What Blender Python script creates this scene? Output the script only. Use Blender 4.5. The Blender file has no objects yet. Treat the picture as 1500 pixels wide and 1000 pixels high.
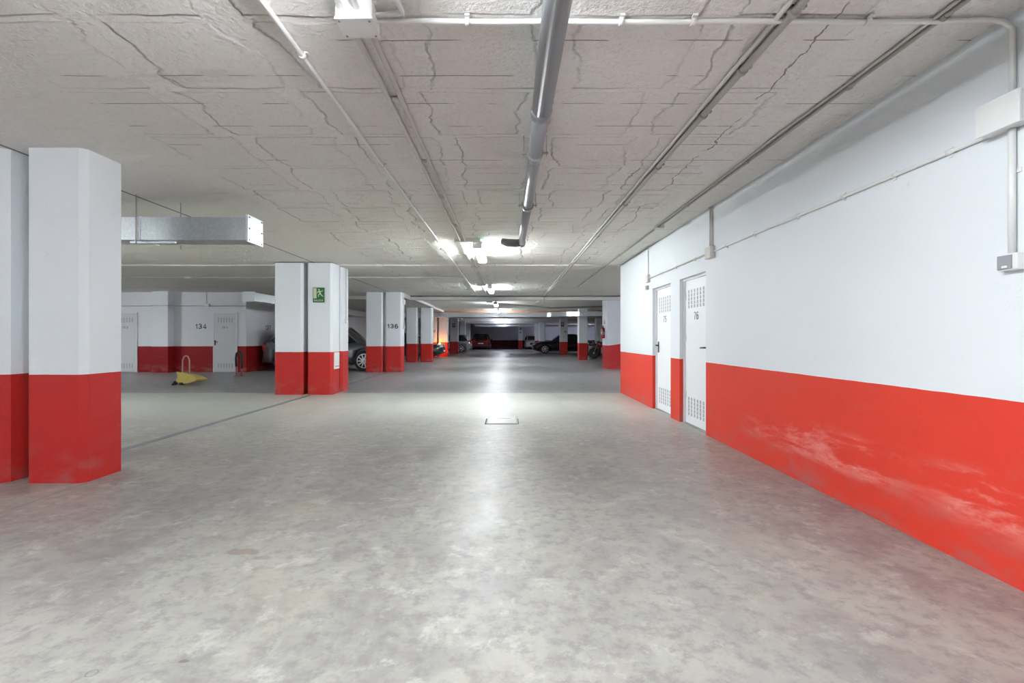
import bpy, bmesh, math, random
from mathutils import Vector, Matrix
random.seed(7)
C = bpy.context.scene.collection
PI = math.pi
H = 2.76          # ceiling height
RED = .893        # top of the red dado

# ------------------------------------------------------------------ materials
class NT:
    def __init__(s, name):
        s.m = bpy.data.materials.new(name); s.m.use_nodes = True
        s.t = s.m.node_tree; s.n = s.t.nodes; s.l = s.t.links
        s.b = s.n['Principled BSDF']
        s.pos = s.n.new('ShaderNodeNewGeometry').outputs['Position']
        x = s.n.new('ShaderNodeSeparateXYZ'); s.l.new(s.pos, x.inputs[0])
        s.X, s.Y, s.Z = x.outputs[0], x.outputs[1], x.outputs[2]
    def put(s, sock, v):
        if isinstance(v, (int, float)): sock.default_value = v
        elif isinstance(v, (tuple, list)):
            sock.default_value = tuple(v) + ((1,) if len(v) == 3 and len(sock.default_value) == 4 else ())
        else: s.l.new(v, sock)
    def M(s, op, a, b=0.0, c=None, clamp=False):
        n = s.n.new('ShaderNodeMath'); n.operation = op; n.use_clamp = clamp
        s.put(n.inputs[0], a); s.put(n.inputs[1], b)
        if c is not None: s.put(n.inputs[2], c)
        return n.outputs[0]
    def comb(s, x, y, z=0.0):
        n = s.n.new('ShaderNodeCombineXYZ'); s.put(n.inputs[0], x); s.put(n.inputs[1], y); s.put(n.inputs[2], z)
        return n.outputs[0]
    def vec(s, sx, sy, sz):
        n = s.n.new('ShaderNodeVectorMath'); n.operation = 'MULTIPLY'
        s.l.new(s.pos, n.inputs[0]); n.inputs[1].default_value = (sx, sy, sz); return n.outputs[0]
    def noise(s, v, scale, det=3, rough=.55, dist=0):
        n = s.n.new('ShaderNodeTexNoise'); s.put(n.inputs['Vector'], v)
        n.inputs['Scale'].default_value = scale; n.inputs['Detail'].default_value = det
        n.inputs['Roughness'].default_value = rough; n.inputs['Distortion'].default_value = dist
        return n.outputs['Fac']
    def mr(s, v, a, b, c=0.0, d=1.0):
        n = s.n.new('ShaderNodeMapRange'); n.interpolation_type = 'SMOOTHSTEP'
        s.put(n.inputs[0], v)
        for i, k in enumerate((a, b, c, d)): s.put(n.inputs[i + 1], k)
        return n.outputs[0]
    def mix(s, f, a, b):
        n = s.n.new('ShaderNodeMix'); n.data_type = 'RGBA'
        s.put(n.inputs['Factor'], f); s.put(n.inputs['A'], a) if 0 else s.put(n.inputs[6], a); s.put(n.inputs[7], b)
        return n.outputs[2]
    def bump(s, h, dist, strength=1.0):
        n = s.n.new('ShaderNodeBump'); n.inputs['Strength'].default_value = strength
        n.inputs['Distance'].default_value = dist; s.put(n.inputs['Height'], h)
        s.l.new(n.outputs[0], s.b.inputs['Normal'])
    def base(s, c, r=.5, metal=0.0, spec=.5, coat=0.0):
        s.put(s.b.inputs['Base Color'], c); s.put(s.b.inputs['Roughness'], r)
        s.b.inputs['Metallic'].default_value = metal; s.b.inputs['Specular IOR Level'].default_value = spec
        s.b.inputs['Coat Weight'].default_value = coat
        return s.m
    def line(s, co, at, w):      # 1 on a line of half width w
        return s.M('LESS_THAN', s.M('ABSOLUTE', s.M('SUBTRACT', co, at)), w)
    def band(s, co, a, b):
        return s.M('MULTIPLY', s.M('GREATER_THAN', co, a), s.M('LESS_THAN', co, b))

def plain(name, c, r=.5, metal=0.0, var=.06, sc=9, coat=0.0, bump=0.0):
    k = NT(name); n = k.noise(k.pos, sc, 3)
    lo = tuple(x * (1 - var) for x in c); hi = tuple(min(1, x * (1 + var)) for x in c)
    if bump: k.bump(n, bump)
    return k.base(k.mix(n, lo, hi), r, metal, coat=coat)

def paint_mat(name, white, red, scuff=0.0, sloped=False):
    k = NT(name)
    edge = k.M('ADD', RED - .003, k.M('MULTIPLY', k.noise(k.pos, 5, 4), .008))
    if sloped:   # the dado rises to the right on this wall
        edge = k.M('ADD', edge, k.M('MULTIPLY', k.mr(k.X, 3.77, 4.6), .10))
    isred = k.M('LESS_THAN', k.Z, edge)
    n1 = k.noise(k.vec(1, 1, .6), 1.3, 4); n2 = k.noise(k.vec(1, 1, 3), 14, 4)
    w = k.mix(k.M('MULTIPLY', n1, .6), white, tuple(x * .93 for x in white))
    spots = k.mr(k.noise(k.vec(1, 1, 1), 13, 2), .74, .80)
    w = k.mix(k.M('MULTIPLY', spots, .18), w, (.45, .44, .43))
    r = k.mix(k.M('MULTIPLY', n1, .7), red, tuple(x * .86 for x in red))
    # grey scuffing near the floor, broken up by noise
    low = k.M('MULTIPLY', k.mr(k.Z, .42, .02), k.mr(k.noise(k.vec(1, 1, 2), 3.2, 5), .42, .75))
    r = k.mix(k.M('MULTIPLY', low, .55), r, (.36, .17, .16))
    patch = k.mr(k.noise(k.vec(1.2, 1.2, 3), 2.1, 5, .65), .58, .72)
    r = k.mix(k.M('MULTIPLY', patch, .10), r, (.42, .22, .22))
    if scuff:
        band = k.M('MULTIPLY', k.mr(k.Z, .16, .30), k.mr(k.Z, .56, .42))
        wob = k.mr(k.noise(k.vec(1, .9, 4.0), 1.9, 6, .68, .4), .44, .64)
        near = k.M('MULTIPLY', k.mr(k.Y, 5.2, 4.2), k.mr(k.noise(k.vec(1, .6, 0), 1.5, 2), .3, .5))
        f = k.M('MULTIPLY', k.M('MULTIPLY', band, wob), near)
        r = k.mix(k.M('MULTIPLY', f, scuff), r, (.86, .42, .38))
        chips = k.M('MULTIPLY', f, k.mr(k.noise(k.vec(1, 1, 1.4), 16, 4, .7), .60, .72))
        r = k.mix(k.M('MULTIPLY', chips, .35), r, (.9, .72, .68))
    col = k.mix(isred, w, r)
    k.bump(k.M('ADD', k.M('MULTIPLY', n2, .6), k.noise(k.pos, 60, 2)), .004, .35)
    return k.base(col, .55, spec=.35)

MT = {}
WHT = (.78, .815, .85)
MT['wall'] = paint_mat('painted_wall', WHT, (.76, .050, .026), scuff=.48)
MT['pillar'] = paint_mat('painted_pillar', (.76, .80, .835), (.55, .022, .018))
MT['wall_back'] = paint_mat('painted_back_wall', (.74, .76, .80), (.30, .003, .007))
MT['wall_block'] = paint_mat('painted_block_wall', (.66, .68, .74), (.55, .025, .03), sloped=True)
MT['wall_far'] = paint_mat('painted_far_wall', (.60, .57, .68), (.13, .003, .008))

def ceiling_mat():
    k = NT('sprayed_concrete_ceiling')
    # hollow-block slab: rows of blocks along y, ribs between them, wavy edges
    wx = k.M('MULTIPLY', k.M('SUBTRACT', k.noise(k.pos, 3.2, 4, .6), .5), .20)
    wx2 = k.M('MULTIPLY', k.M('SUBTRACT', k.noise(k.vec(1, 1, 1), 1.3, 2), .5), .30)
    wy = k.M('MULTIPLY', k.M('SUBTRACT', k.noise(k.vec(1.0, 1.0, 1), 2.3, 4, .6), .5), .07)
    xs = k.M('ADD', k.X, k.M('ADD', wx, wx2))
    ys = k.M('ADD', k.Y, wy)
    row = k.M('FLOOR', k.M('DIVIDE', k.M('ADD', ys, 20.1), .68))
    shift = k.M('MULTIPLY', k.M('FRACT', k.M('MULTIPLY', k.M('SINE', k.M('MULTIPLY', row, 12.9898)), 43758.5)), .26)
    u = k.M('FRACT', k.M('DIVIDE', k.M('ADD', k.M('ADD', xs, shift), 21.2), .80))
    au = k.M('ABSOLUTE', k.M('SUBTRACT', u, .5))
    v = k.M('FRACT', k.M('DIVIDE', k.M('ADD', ys, 20.1), .68))
    av = k.M('ABSOLUTE', k.M('SUBTRACT', v, .5))
    inside = k.M('MULTIPLY', k.mr(au, .40, .365), k.mr(av, .475, .45))
    live = k.mr(k.noise(k.vec(.8, .9, 0), 1.1, 1), .38, .46)
    field = k.M('MULTIPLY', k.band(k.X, -2.8, 1.75), k.M('LESS_THAN', k.Y, 17.9))
    ins = k.M('MULTIPLY', k.M('MULTIPLY', inside, field), live)
    # joint lines across the blocks
    v2 = k.M('FRACT', k.M('DIVIDE', k.M('ADD', k.M('ADD', k.Y, k.M('MULTIPLY', wy, .35)), 20.1), .34))
    jl = k.M('LESS_THAN', k.M('ABSOLUTE', k.M('SUBTRACT', v2, .5)), .012)
    brk = k.mr(k.noise(k.vec(1.5, 3.1, 1), 1.4, 3, .6), .50, .56)
    cracks = k.M('MULTIPLY', k.M('MULTIPLY', jl, brk), k.M('GREATER_THAN', k.X, -2.8))
    edgeu = k.M('MULTIPLY', k.M('LESS_THAN', k.M('ABSOLUTE', k.M('SUBTRACT', au, .385)), .006), k.mr(k.noise(k.pos, 1.9, 3), .56, .62))
    cracks = k.M('MAXIMUM', cracks, k.M('MULTIPLY', k.M('MULTIPLY', edgeu, field), .45))
    cracks = k.M('MAXIMUM', cracks, k.M('MULTIPLY', k.M('MULTIPLY', k.line(xs, 1.62, .005), k.mr(k.noise(k.pos, 2.4, 3), .45, .5)), k.M('LESS_THAN', k.Y, 10)))
    n1 = k.noise(k.vec(1, 1, 1), .7, 4); n2 = k.noise(k.vec(1, 1, 1), 5, 5, .6)
    col = k.mix(n1, (.82, .80, .775), (.88, .865, .84))
    col = k.mix(k.M('MULTIPLY', n2, .35), col, (.79, .765, .735))
    col = k.mix(k.M('MULTIPLY', ins, .22), col, (.75, .72, .70))
    # yellower tone further down the slab
    col = k.mix(k.mr(k.Y, 3.5, 7.0, 0, .55), col, (.80, .80, .71))
    stain = k.mr(k.noise(k.vec(.5, 2.2, 1), 1.7, 5, .65), .60, .74)
    col = k.mix(k.M('MULTIPLY', stain, .3), col, (.46, .42, .37))
    col = k.mix(k.M('MULTIPLY', cracks, .75), col, (.16, .13, .11))
    # pale board seams on the smooth strip next to the pillars
    ln = k.M('MULTIPLY', k.line(k.X, -2.8, .008), k.M('LESS_THAN', k.Y, 9))
    for (c1, at, w, c2, a, b) in ((k.X, -3.29, .006, k.Y, 3.8, 4.53), (k.Y, 4.53, .008, k.X, -3.3, -2.8),
                                  (k.Y, 3.44, .006, k.X, -5, -2.95), (k.Y, 5.0, .008, k.X, -4.1, -2.9), (k.Y, 6.3, .01, k.X, -9, -2.9)):
        ln = k.M('MAXIMUM', ln, k.M('MULTIPLY', k.line(c1, at, w), k.band(c2, a, b)))
    col = k.mix(k.M('MULTIPLY', ln, .5), col, (.85, .82, .76))
    jd = k.M('MAXIMUM', k.M('MULTIPLY', k.line(k.X, -4.12, .016), k.M('GREATER_THAN', k.Y, 3)), k.M('MULTIPLY', k.line(k.Y, 15.0, .012), k.M('LESS_THAN', k.X, 3)))
    col = k.mix(k.M('MULTIPLY', jd, .8), col, (.15, .12, .10))
    fine = k.noise(k.pos, 34, 4, .65)
    col = k.mix(k.mr(fine, .50, .72, 0, .25), col, (.55, .51, .48))  # grain shading of a grazing lamp put into the colour
    rim = k.M('MULTIPLY', k.M('MULTIPLY', inside, k.M('SUBTRACT', 1.0, inside)), field)
    col = k.mix(k.M('MULTIPLY', rim, 1.0), col, (.45, .41, .38))
    med = k.noise(k.pos, 11, 3)
    h = k.M('ADD', k.M('MULTIPLY', fine, .42), k.M('MULTIPLY', med, .30))
    h = k.M('ADD', h, k.M('MULTIPLY', ins, .55))
    h = k.M('SUBTRACT', h, k.M('MULTIPLY', cracks, .5))
    h = k.M('ADD', h, k.M('MULTIPLY', ln, .5))
    k.bump(h, .032, 1.0)
    return k.base(col, .85, spec=.15)
MT['ceiling'] = ceiling_mat()

def floor_mat():
    k = NT('troweled_concrete_floor')
    big = k.noise(k.pos, .45, 4, .6); mid = k.noise(k.vec(1, .8, 1), 3.2, 6, .70, .5); fin = k.noise(k.pos, 11, 5, .75)
    col = k.mix(k.mr(big, .3, .7), (0.216, 0.201, 0.202), (0.376, 0.365, 0.332))
    col = k.mix(k.mr(mid, .36, .66, 0, .7), col, (0.424, 0.414, 0.370))
    col = k.mix(k.mr(fin, .44, .66, 0, .60), col, (0.184, 0.172, 0.168))
    warm = k.mr(k.noise(k.vec(1, 1, 1), 1.1, 5, .6), .50, .68, 0, .42)
    col = k.mix(warm, col, (0.400, 0.353, 0.286))
    pale = k.mr(k.noise(k.vec(1, 1, 1), 5.0, 5, .75, .3), .54, .68)
    col = k.mix(k.M('MULTIPLY', pale, .5), col, (0.544, 0.541, 0.504))
    # slab beyond the cross joint is an older, darker pour
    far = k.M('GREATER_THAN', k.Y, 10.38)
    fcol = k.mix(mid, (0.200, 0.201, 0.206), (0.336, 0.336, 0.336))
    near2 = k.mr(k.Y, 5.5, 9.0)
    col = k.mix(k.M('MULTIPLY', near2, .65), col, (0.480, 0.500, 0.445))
    # tyre-worn lanes
    lane = k.M('MAXIMUM', k.mr(k.M('ABSOLUTE', k.M('SUBTRACT', k.X, 1.1)), .45, .1), k.mr(k.M('ABSOLUTE', k.M('SUBTRACT', k.X, -2.3)), .5, .1))
    col = k.mix(k.M('MULTIPLY', k.M('MULTIPLY', lane, k.mr(k.noise(k.vec(2, .5, 1), 1.3, 4), .35, .6)), .28), col, (0.240, 0.230, 0.235))
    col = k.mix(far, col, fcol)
    # joints and cracks
    wob = k.M('MULTIPLY', k.M('SUBTRACT', k.noise(k.pos, 3, 3), .5), .05)
    j = k.M('MULTIPLY', k.line(k.Y, 10.38, .03), .8)
    j = k.M('MAXIMUM', j, k.M('MULTIPLY', k.line(k.Y, 11.05, .03), .35))
    c2 = k.M('MULTIPLY', k.line(k.M('ADD', k.Y, wob), 3.93, .005), k.band(k.X, -3.5, -2.5))
    c3 = k.M('MULTIPLY', k.line(k.M('ADD', k.X, wob), -3.48, .007), k.M('LESS_THAN', k.Y, 3.9))
    c4 = k.M('MULTIPLY', k.line(k.M('ADD', k.M('ADD', k.X, wob), k.M('MULTIPLY', k.Y, .35)), 2.95, .003), k.band(k.Y, 1.5, 6.0))
    j = k.M('MAXIMUM', j, k.M('MULTIPLY', k.M('MAXIMUM', c2, c3), .45)); j = k.M('MAXIMUM', j, k.M('MULTIPLY', c4, .12))
    col = k.mix(j, col, (.10, .095, .09))
    # oil spots and scuffs with their own outline
    def spot(x, y, rx, ry, amt, c=(.12, .11, .10)):
        nonlocal col
        dx = k.M('DIVIDE', k.M('SUBTRACT', k.X, x), rx); dy = k.M('DIVIDE', k.M('SUBTRACT', k.Y, y), ry)
        d = k.M('SQRT', k.M('ADD', k.M('MULTIPLY', dx, dx), k.M('MULTIPLY', dy, dy)))
        d = k.M('ADD', d, k.M('MULTIPLY', k.M('SUBTRACT', k.noise(k.pos, 14, 4), .5), 1.6))
        col = k.mix(k.mr(d, 1.0, .6, 0, amt), col, c)
    spot(-1.49, 2.675, .11, .05, .55, (.20, .15, .11)); spot(-1.33, 2.60, .06, .03, .4, (0.176, 0.139, 0.109))
    spot(-1.205, 1.772, .024, .012, .7); spot(1.55, 3.05, .03, .012, .4); spot(.93, 2.3, .03, .012, .3); spot(2.0, 3.3, .02, .012, .4)
    dx = k.M('SUBTRACT', k.X, -1.49); dy = k.M('SUBTRACT', k.Y, 1.708)
    d = k.M('SQRT', k.M('ADD', k.M('MULTIPLY', dx, dx), k.M('MULTIPLY', dy, dy)))
    col = k.mix(k.M('MULTIPLY', k.M('MULTIPLY', k.line(d, .018, .0025), k.mr(k.noise(k.pos, 20, 1), .4, .5)), .55), col, (.12, .11, .1))
    rough = k.mr(mid, .3, .7, .36, .50)
    rough = k.M('SUBTRACT', rough, k.M('MULTIPLY', far, .05))
    k.bump(k.M('ADD', k.M('MULTIPLY', fin, .4), k.M('MULTIPLY', mid, .6)), .004, .5)
    return k.base(col, rough, spec=.5)
MT['floor'] = floor_mat()

def spangle():
    k = NT('galvanised_sheet')
    v = k.n.new('ShaderNodeTexVoronoi'); k.l.new(k.pos, v.inputs['Vector']); v.inputs['Scale'].default_value = 35
    n = k.noise(k.pos, 2.5, 3)
    col = k.mix(k.M('MULTIPLY', v.outputs['Distance'], .8), (.50, .53, .55), (.66, .69, .71))
    return k.base(col, k.mr(n, .3, .7, .28, .42), metal=.85)
MT['duct'] = spangle()
MT['duct_end'] = plain('bright_galvanised_plate', (.72, .77, .80), .4, .6)
MT['conduit'] = plain('painted_grey_conduit', (.64, .62, .59), .5)
MT['conduit_white'] = plain('white_conduit', (.78, .78, .77), .45)
MT['conduit_dark'] = plain('steel_conduit', (.42, .41, .37), .45, .15)
MT['pvc'] = plain('grey_pvc_pipe', (.30, .31, .335), .32, 0, .05, 6)
MT['pvc_dark'] = plain('dark_grey_pvc', (.17, .175, .185), .4)
MT['box_white'] = plain('white_plastic_box', (.80, .80, .79), .4)
MT['door'] = plain('white_sheet_steel_door', (.84, .86, .88), .4, 0, .02, 2)
MT['door_grey'] = plain('pale_grey_sheet_steel_door', (.62, .63, .66), .45, 0, .03, 2)
MT['frame'] = plain('door_frame_paint', (.74, .75, .77), .45)
MT['slot'] = plain('vent_slot_shadow_gap', (.42, .43, .46), .6)
MT['black'] = plain('black_plastic', (.02, .02, .022), .4)
MT['rubber'] = plain('tyre_rubber', (.022, .022, .024), .75)
MT['ink'] = plain('stencil_ink', (.07, .07, .08), .6)
MT['ink_soft'] = plain('faded_stencil_ink', (.16, .16, .18), .6)
MT['green'] = plain('exit_sign_green', (.03, .16, .06), .4)
MT['lume'] = plain('pale_luminescent_green', (.62, .72, .48), .4)
MT['signdark'] = plain('dark_sign_face', (.10, .10, .10), .5)
MT['signpale'] = plain('pale_sign_print', (.42, .42, .36), .5)
MT['glass'] = plain('tinted_glass', (.012, .014, .017), .07, 0, .05, 4, coat=.5)
MT['alloy'] = plain('alloy_wheel', (.62, .63, .65), .3, .8)
MT['trim'] = plain('black_car_trim', (.03, .03, .032), .5)
MT['plate'] = plain('number_plate', (.75, .75, .73), .5)
MT['chrome'] = plain('chrome', (.75, .76, .78), .15, 1)
MT['lens'] = plain('headlamp_lens', (.70, .74, .78), .12, .4)
MT['redlens'] = plain('tail_lamp_lens', (.55, .02, .02), .2)
MT['amber'] = plain('amber_lens', (.9, .35, .02), .2)
MT['yellow'] = plain('yellow_painted_steel', (.66, .55, .14), .45, 0, .12, 6)
MT['redmetal'] = plain('red_painted_tube', (.42, .10, .09), .5, 0, .12)
MT['extred'] = plain('extinguisher_red', (.40, .02, .03), .3)
MT['iron'] = plain('dull_iron', (.33, .33, .32), .5, .3, .15, 20)
MT['iron_dark'] = plain('joint_strip', (.20, .205, .225), .55)
MT['rust'] = plain('rust_brown_paint', (.40, .22, .15), .6)
MT['void'] = plain('dark_gap', (.03, .03, .03), .8)
for nm, c, me in (('car_grey', (.20, .215, .24), .7), ('car_dark', (.035, .04, .045), .5), ('car_black', (.012, .013, .017), .3),
                  ('car_silver', (.45, .45, .46), .7), ('car_red', (.15, .012, .014), .4), ('car_white', (.52, .54, .58), .4)):
    MT[nm] = plain(nm + '_paint', c, .28, me, .03, 3, coat=.6)
def emit(name, col, s):
    k = NT(name); k.base((.9, .9, .9), .4)
    k.b.inputs['Emission Color'].default_value = col + (1,); k.b.inputs['Emission Strength'].default_value = s
    return k.m
MT['tube'] = emit('lit_fluorescent_diffuser', (.90, .96, 1.0), 26)
MT['tube_dim'] = emit('ageing_fluorescent_diffuser', (.80, .85, 1.0), 14)
MT['led'] = emit('green_status_led', (.2, 1, .5), 6)
MT['amberlit'] = emit('lit_amber_indicator', (1, .28, .008), 55)

# ------------------------------------------------------------------ mesh helpers
WL = {}      # world location of every root / part (unrotated roots only)
class MB:
    def __init__(s): s.bm = bmesh.new()
    def face(s, pts):
        vs = [s.bm.verts.new(p) for p in pts]; s.bm.faces.new(vs)
    def box(s, x0, x1, y0, y1, z0, z1):
        r = bmesh.ops.create_cube(s.bm, size=1)['verts']
        for v in r: v.co = ((x0 + x1) / 2 + v.co.x * (x1 - x0), (y0 + y1) / 2 + v.co.y * (y1 - y0), (z0 + z1) / 2 + v.co.z * (z1 - z0))
        return s
    def prism(s, poly, a0, a1, axis='z'):
        def P(p, a):
            return {'z': (p[0], p[1], a), 'y': (p[0], a, p[1]), 'x': (a, p[0], p[1])}[axis]
        A = [s.bm.verts.new(P(p, a0)) for p in poly]; B = [s.bm.verts.new(P(p, a1)) for p in poly]
        n = len(poly); s.bm.faces.new(A); s.bm.faces.new(B[::-1])
        for i in range(n): s.bm.faces.new((A[i], B[i], B[(i + 1) % n], A[(i + 1) % n]))
        return s
    def tube(s, path, r, n=10, close=True):
        path = [Vector(p) for p in path]; rings = []
        up = None
        for i, p in enumerate(path):
            d = (path[min(i + 1, len(path) - 1)] - path[max(i - 1, 0)]).normalized()
            if up is None or abs(up.dot(d)) > .95: up = Vector((0, 0, 1)) if abs(d.z) < .9 else Vector((1, 0, 0))
            a = d.cross(up).normalized(); b = a.cross(d).normalized(); up = b
            rr = r[i] if isinstance(r, (list, tuple)) else r
            rings.append([s.bm.verts.new(p + a * math.cos(2 * PI * k / n) * rr + b * math.sin(2 * PI * k / n) * rr) for k in range(n)])
        for A, B in zip(rings, rings[1:]):
            for k in range(n): f = s.bm.faces.new((A[k], A[(k + 1) % n], B[(k + 1) % n], B[k])); f.smooth = True
        if close: s.bm.faces.new(rings[0][::-1]); s.bm.faces.new(rings[-1])
        return s
    def lathe(s, prof, c, axis='y', n=28):   # prof: (radius, offset)
        rings = []
        for r, t in prof:
            ring = []
            for k in range(n):
                a = 2 * PI * k / n; u, v = math.cos(a) * r, math.sin(a) * r
                q = {'y': (u, t, v), 'z': (u, v, t), 'x': (t, u, v)}[axis]
                ring.append(s.bm.verts.new((c[0] + q[0], c[1] + q[1], c[2] + q[2])))
            rings.append(ring)
        for A, B in zip(rings, rings[1:]):
            for k in range(n): f = s.bm.faces.new((A[k], A[(k + 1) % n], B[(k + 1) % n], B[k])); f.smooth = True
        s.bm.faces.new(rings[0][::-1]); s.bm.faces.new(rings[-1]); return s
    def build(s, name, mat, parent=None, bevel=0, local=False):
        bmesh.ops.recalc_face_normals(s.bm, faces=s.bm.faces[:])
        me = bpy.data.meshes.new(name); o = bpy.data.objects.new(name, me)
        if parent is not None:
            off = Vector((0, 0, 0)) if local else WL[parent.name]
            o.parent = parent
        else:
            xs = [v.co for v in s.bm.verts]
            lo = Vector((min(c[i] for c in xs) for i in range(3))); hi = Vector((max(c[i] for c in xs) for i in range(3)))
            off = Vector(((lo.x + hi.x) / 2, (lo.y + hi.y) / 2, lo.z)); o.location = off
        WL[o.name] = off.copy()
        for v in s.bm.verts: v.co -= off
        s.bm.to_mesh(me); s.bm.free(); me.materials.append(MT[mat] if isinstance(mat, str) else mat)
        C.objects.link(o)
        if bevel:
            b = o.modifiers.new('bevel', 'BEVEL'); b.width = bevel; b.segments = 2; b.limit_method = 'ANGLE'
        return o
def tag(o, label=None, cat=None, group=None, kind=None):
    for k, v in (('label', label), ('category', cat), ('group', group), ('kind', kind)):
        if v: o[k] = v
    return o
def thing(name, loc, label, cat, group=None, rz=0):
    o = bpy.data.objects.new(name, None); C.objects.link(o); o.location = loc; o.rotation_euler = (0, 0, rz)
    o.empty_display_size = .1
    WL[o.name] = Vector(loc); return tag(o, label, cat, group)
def struct(o): o['kind'] = 'structure'; return o
def text(name, s, width, height, pos, mat, parent, rz=0, bold=.012, thick=.003, sx_only=None):
    cu = bpy.data.curves.new('t', 'FONT'); cu.body = s; cu.size = 1; cu.extrude = 0; cu.align_x = 'CENTER'; cu.align_y = 'CENTER'; cu.offset = bold
    cu.resolution_u = 4; cu.space_character = 1.12
    o = bpy.data.objects.new('t', cu); C.objects.link(o); bpy.context.view_layer.update()
    me = bpy.data.meshes.new_from_object(o.evaluated_get(bpy.context.evaluated_depsgraph_get()))
    bpy.data.objects.remove(o); bpy.data.curves.remove(cu)
    xs = [v.co.x for v in me.vertices]; ys = [v.co.y for v in me.vertices]
    cx, cy = (min(xs) + max(xs)) / 2, (min(ys) + max(ys)) / 2
    fx, fy = width / (max(xs) - min(xs)), height / (max(ys) - min(ys))
    R = Matrix.Rotation(rz, 3, 'Z') @ Matrix.Rotation(PI / 2, 3, 'X')
    bm = bmesh.new(); bm.from_mesh(me); bpy.data.meshes.remove(me)
    ret = bmesh.ops.extrude_face_region(bm, geom=bm.faces[:])
    for e in ret['geom']:
        if isinstance(e, bmesh.types.BMVert): e.co.z += thick
    for v in bm.verts:
        p = Vector(((v.co.x - cx) * fx, (v.co.y - cy) * fy, v.co.z)); v.co = R @ p + Vector(pos)
    b = MB(); b.bm.free(); b.bm = bm
    return b.build(name, mat, parent)

def arc(cx, cy, rx, ry, a0, a1, n=12):
    return [(cx + rx * math.cos(math.radians(a0 + (a1 - a0) * k / n)), cy + ry * math.sin(math.radians(a0 + (a1 - a0) * k / n))) for k in range(n + 1)]
DIG = {'0': [arc(.36, .5, .28, .42, 0, 360, 24)],
       '1': [[(.06, .70), (.22, .74), (.32, .92), (.32, .0)]],
       '3': [arc(.34, .70, .25, .22, 160, -90, 14) + arc(.34, .29, .28, .21, 90, -160, 14)],
       '4': [[(.48, .0), (.48, .92), (.06, .27), (.68, .27)]],
       '5': [[(.62, .92), (.18, .92), (.12, .50), (.22, .56)] + arc(.35, .32, .27, .25, 105, -150, 14)],
       '6': [arc(.40, .48, .32, .44, 62, 180, 10) + [(.08, .34)], arc(.37, .28, .28, .27, 0, 360, 22)],
       '7': [[(.06, .92), (.64, .92), (.40, .52), (.28, .0)]]}
def number(name, txt, width, height, pos, mat, parent, rz=0, w=.095, gap=.90):
    m = MB(); ox = 0; strokes = []
    for ch in txt:
        adv = .62 if ch == '1' else gap
        for st in DIG[ch]: strokes.append([(x + ox, y) for x, y in st])
        ox += adv
    xs = [x for st in strokes for x, y in st]; x0, x1 = min(xs) - w, max(xs) + w
    fx = width / (x1 - x0); fz = height / (.92 + w)
    Rm = Matrix.Rotation(rz, 3, 'Z')
    for st in strokes:
        L1, R1_ = [], []
        for i, p in enumerate(st):
            a = Vector(st[max(i - 1, 0)]); b = Vector(st[min(i + 1, len(st) - 1)]); c = Vector(p)
            d1 = (c - a).normalized() if i else (b - c).normalized(); d2 = (b - c).normalized() if i < len(st) - 1 else d1
            d = (d1 + d2); d = d.normalized() if d.length > 1e-4 else d1
            n_ = Vector((-d.y, d.x)); k = min(1.6, 1 / max(.5, n_.dot(Vector((-d1.y, d1.x)))))
            L1.append(c + n_ * w * k); R1_.append(c - n_ * w * k)
        def P(q, t): return Rm @ Vector(((q.x - (x0 + x1) / 2) * fx, t, (q.y - .46) * fz)) + Vector(pos)
        ring = [[m.bm.verts.new(P(q, t)) for q, t in ((l, -.004), (r_, -.004), (r_, 0), (l, 0))] for l, r_ in zip(L1, R1_)]
        for A, B in zip(ring, ring[1:]):
            for k in range(4): m.bm.faces.new((A[k], A[(k + 1) % 4], B[(k + 1) % 4], B[k]))
        m.bm.faces.new(ring[0][::-1]); m.bm.faces.new(ring[-1])
    return m.build(name, mat, parent)

# ------------------------------------------------------------------ shell
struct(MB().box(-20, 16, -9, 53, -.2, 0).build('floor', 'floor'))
for (a, b, c, d, z) in ((-20, 16, -9, 7.74, H), (-20, 16, 7.74, 10.4, H + .022), (-20, 16, 10.4, 18.0, H), (-3.7, 16, 18.0, 53, H - .03), (-20, -3.7, 18.0, 53, H - .12)):
    struct(MB().box(a, b, c, d, z, H + .3).build('ceiling', 'ceiling'))

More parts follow.
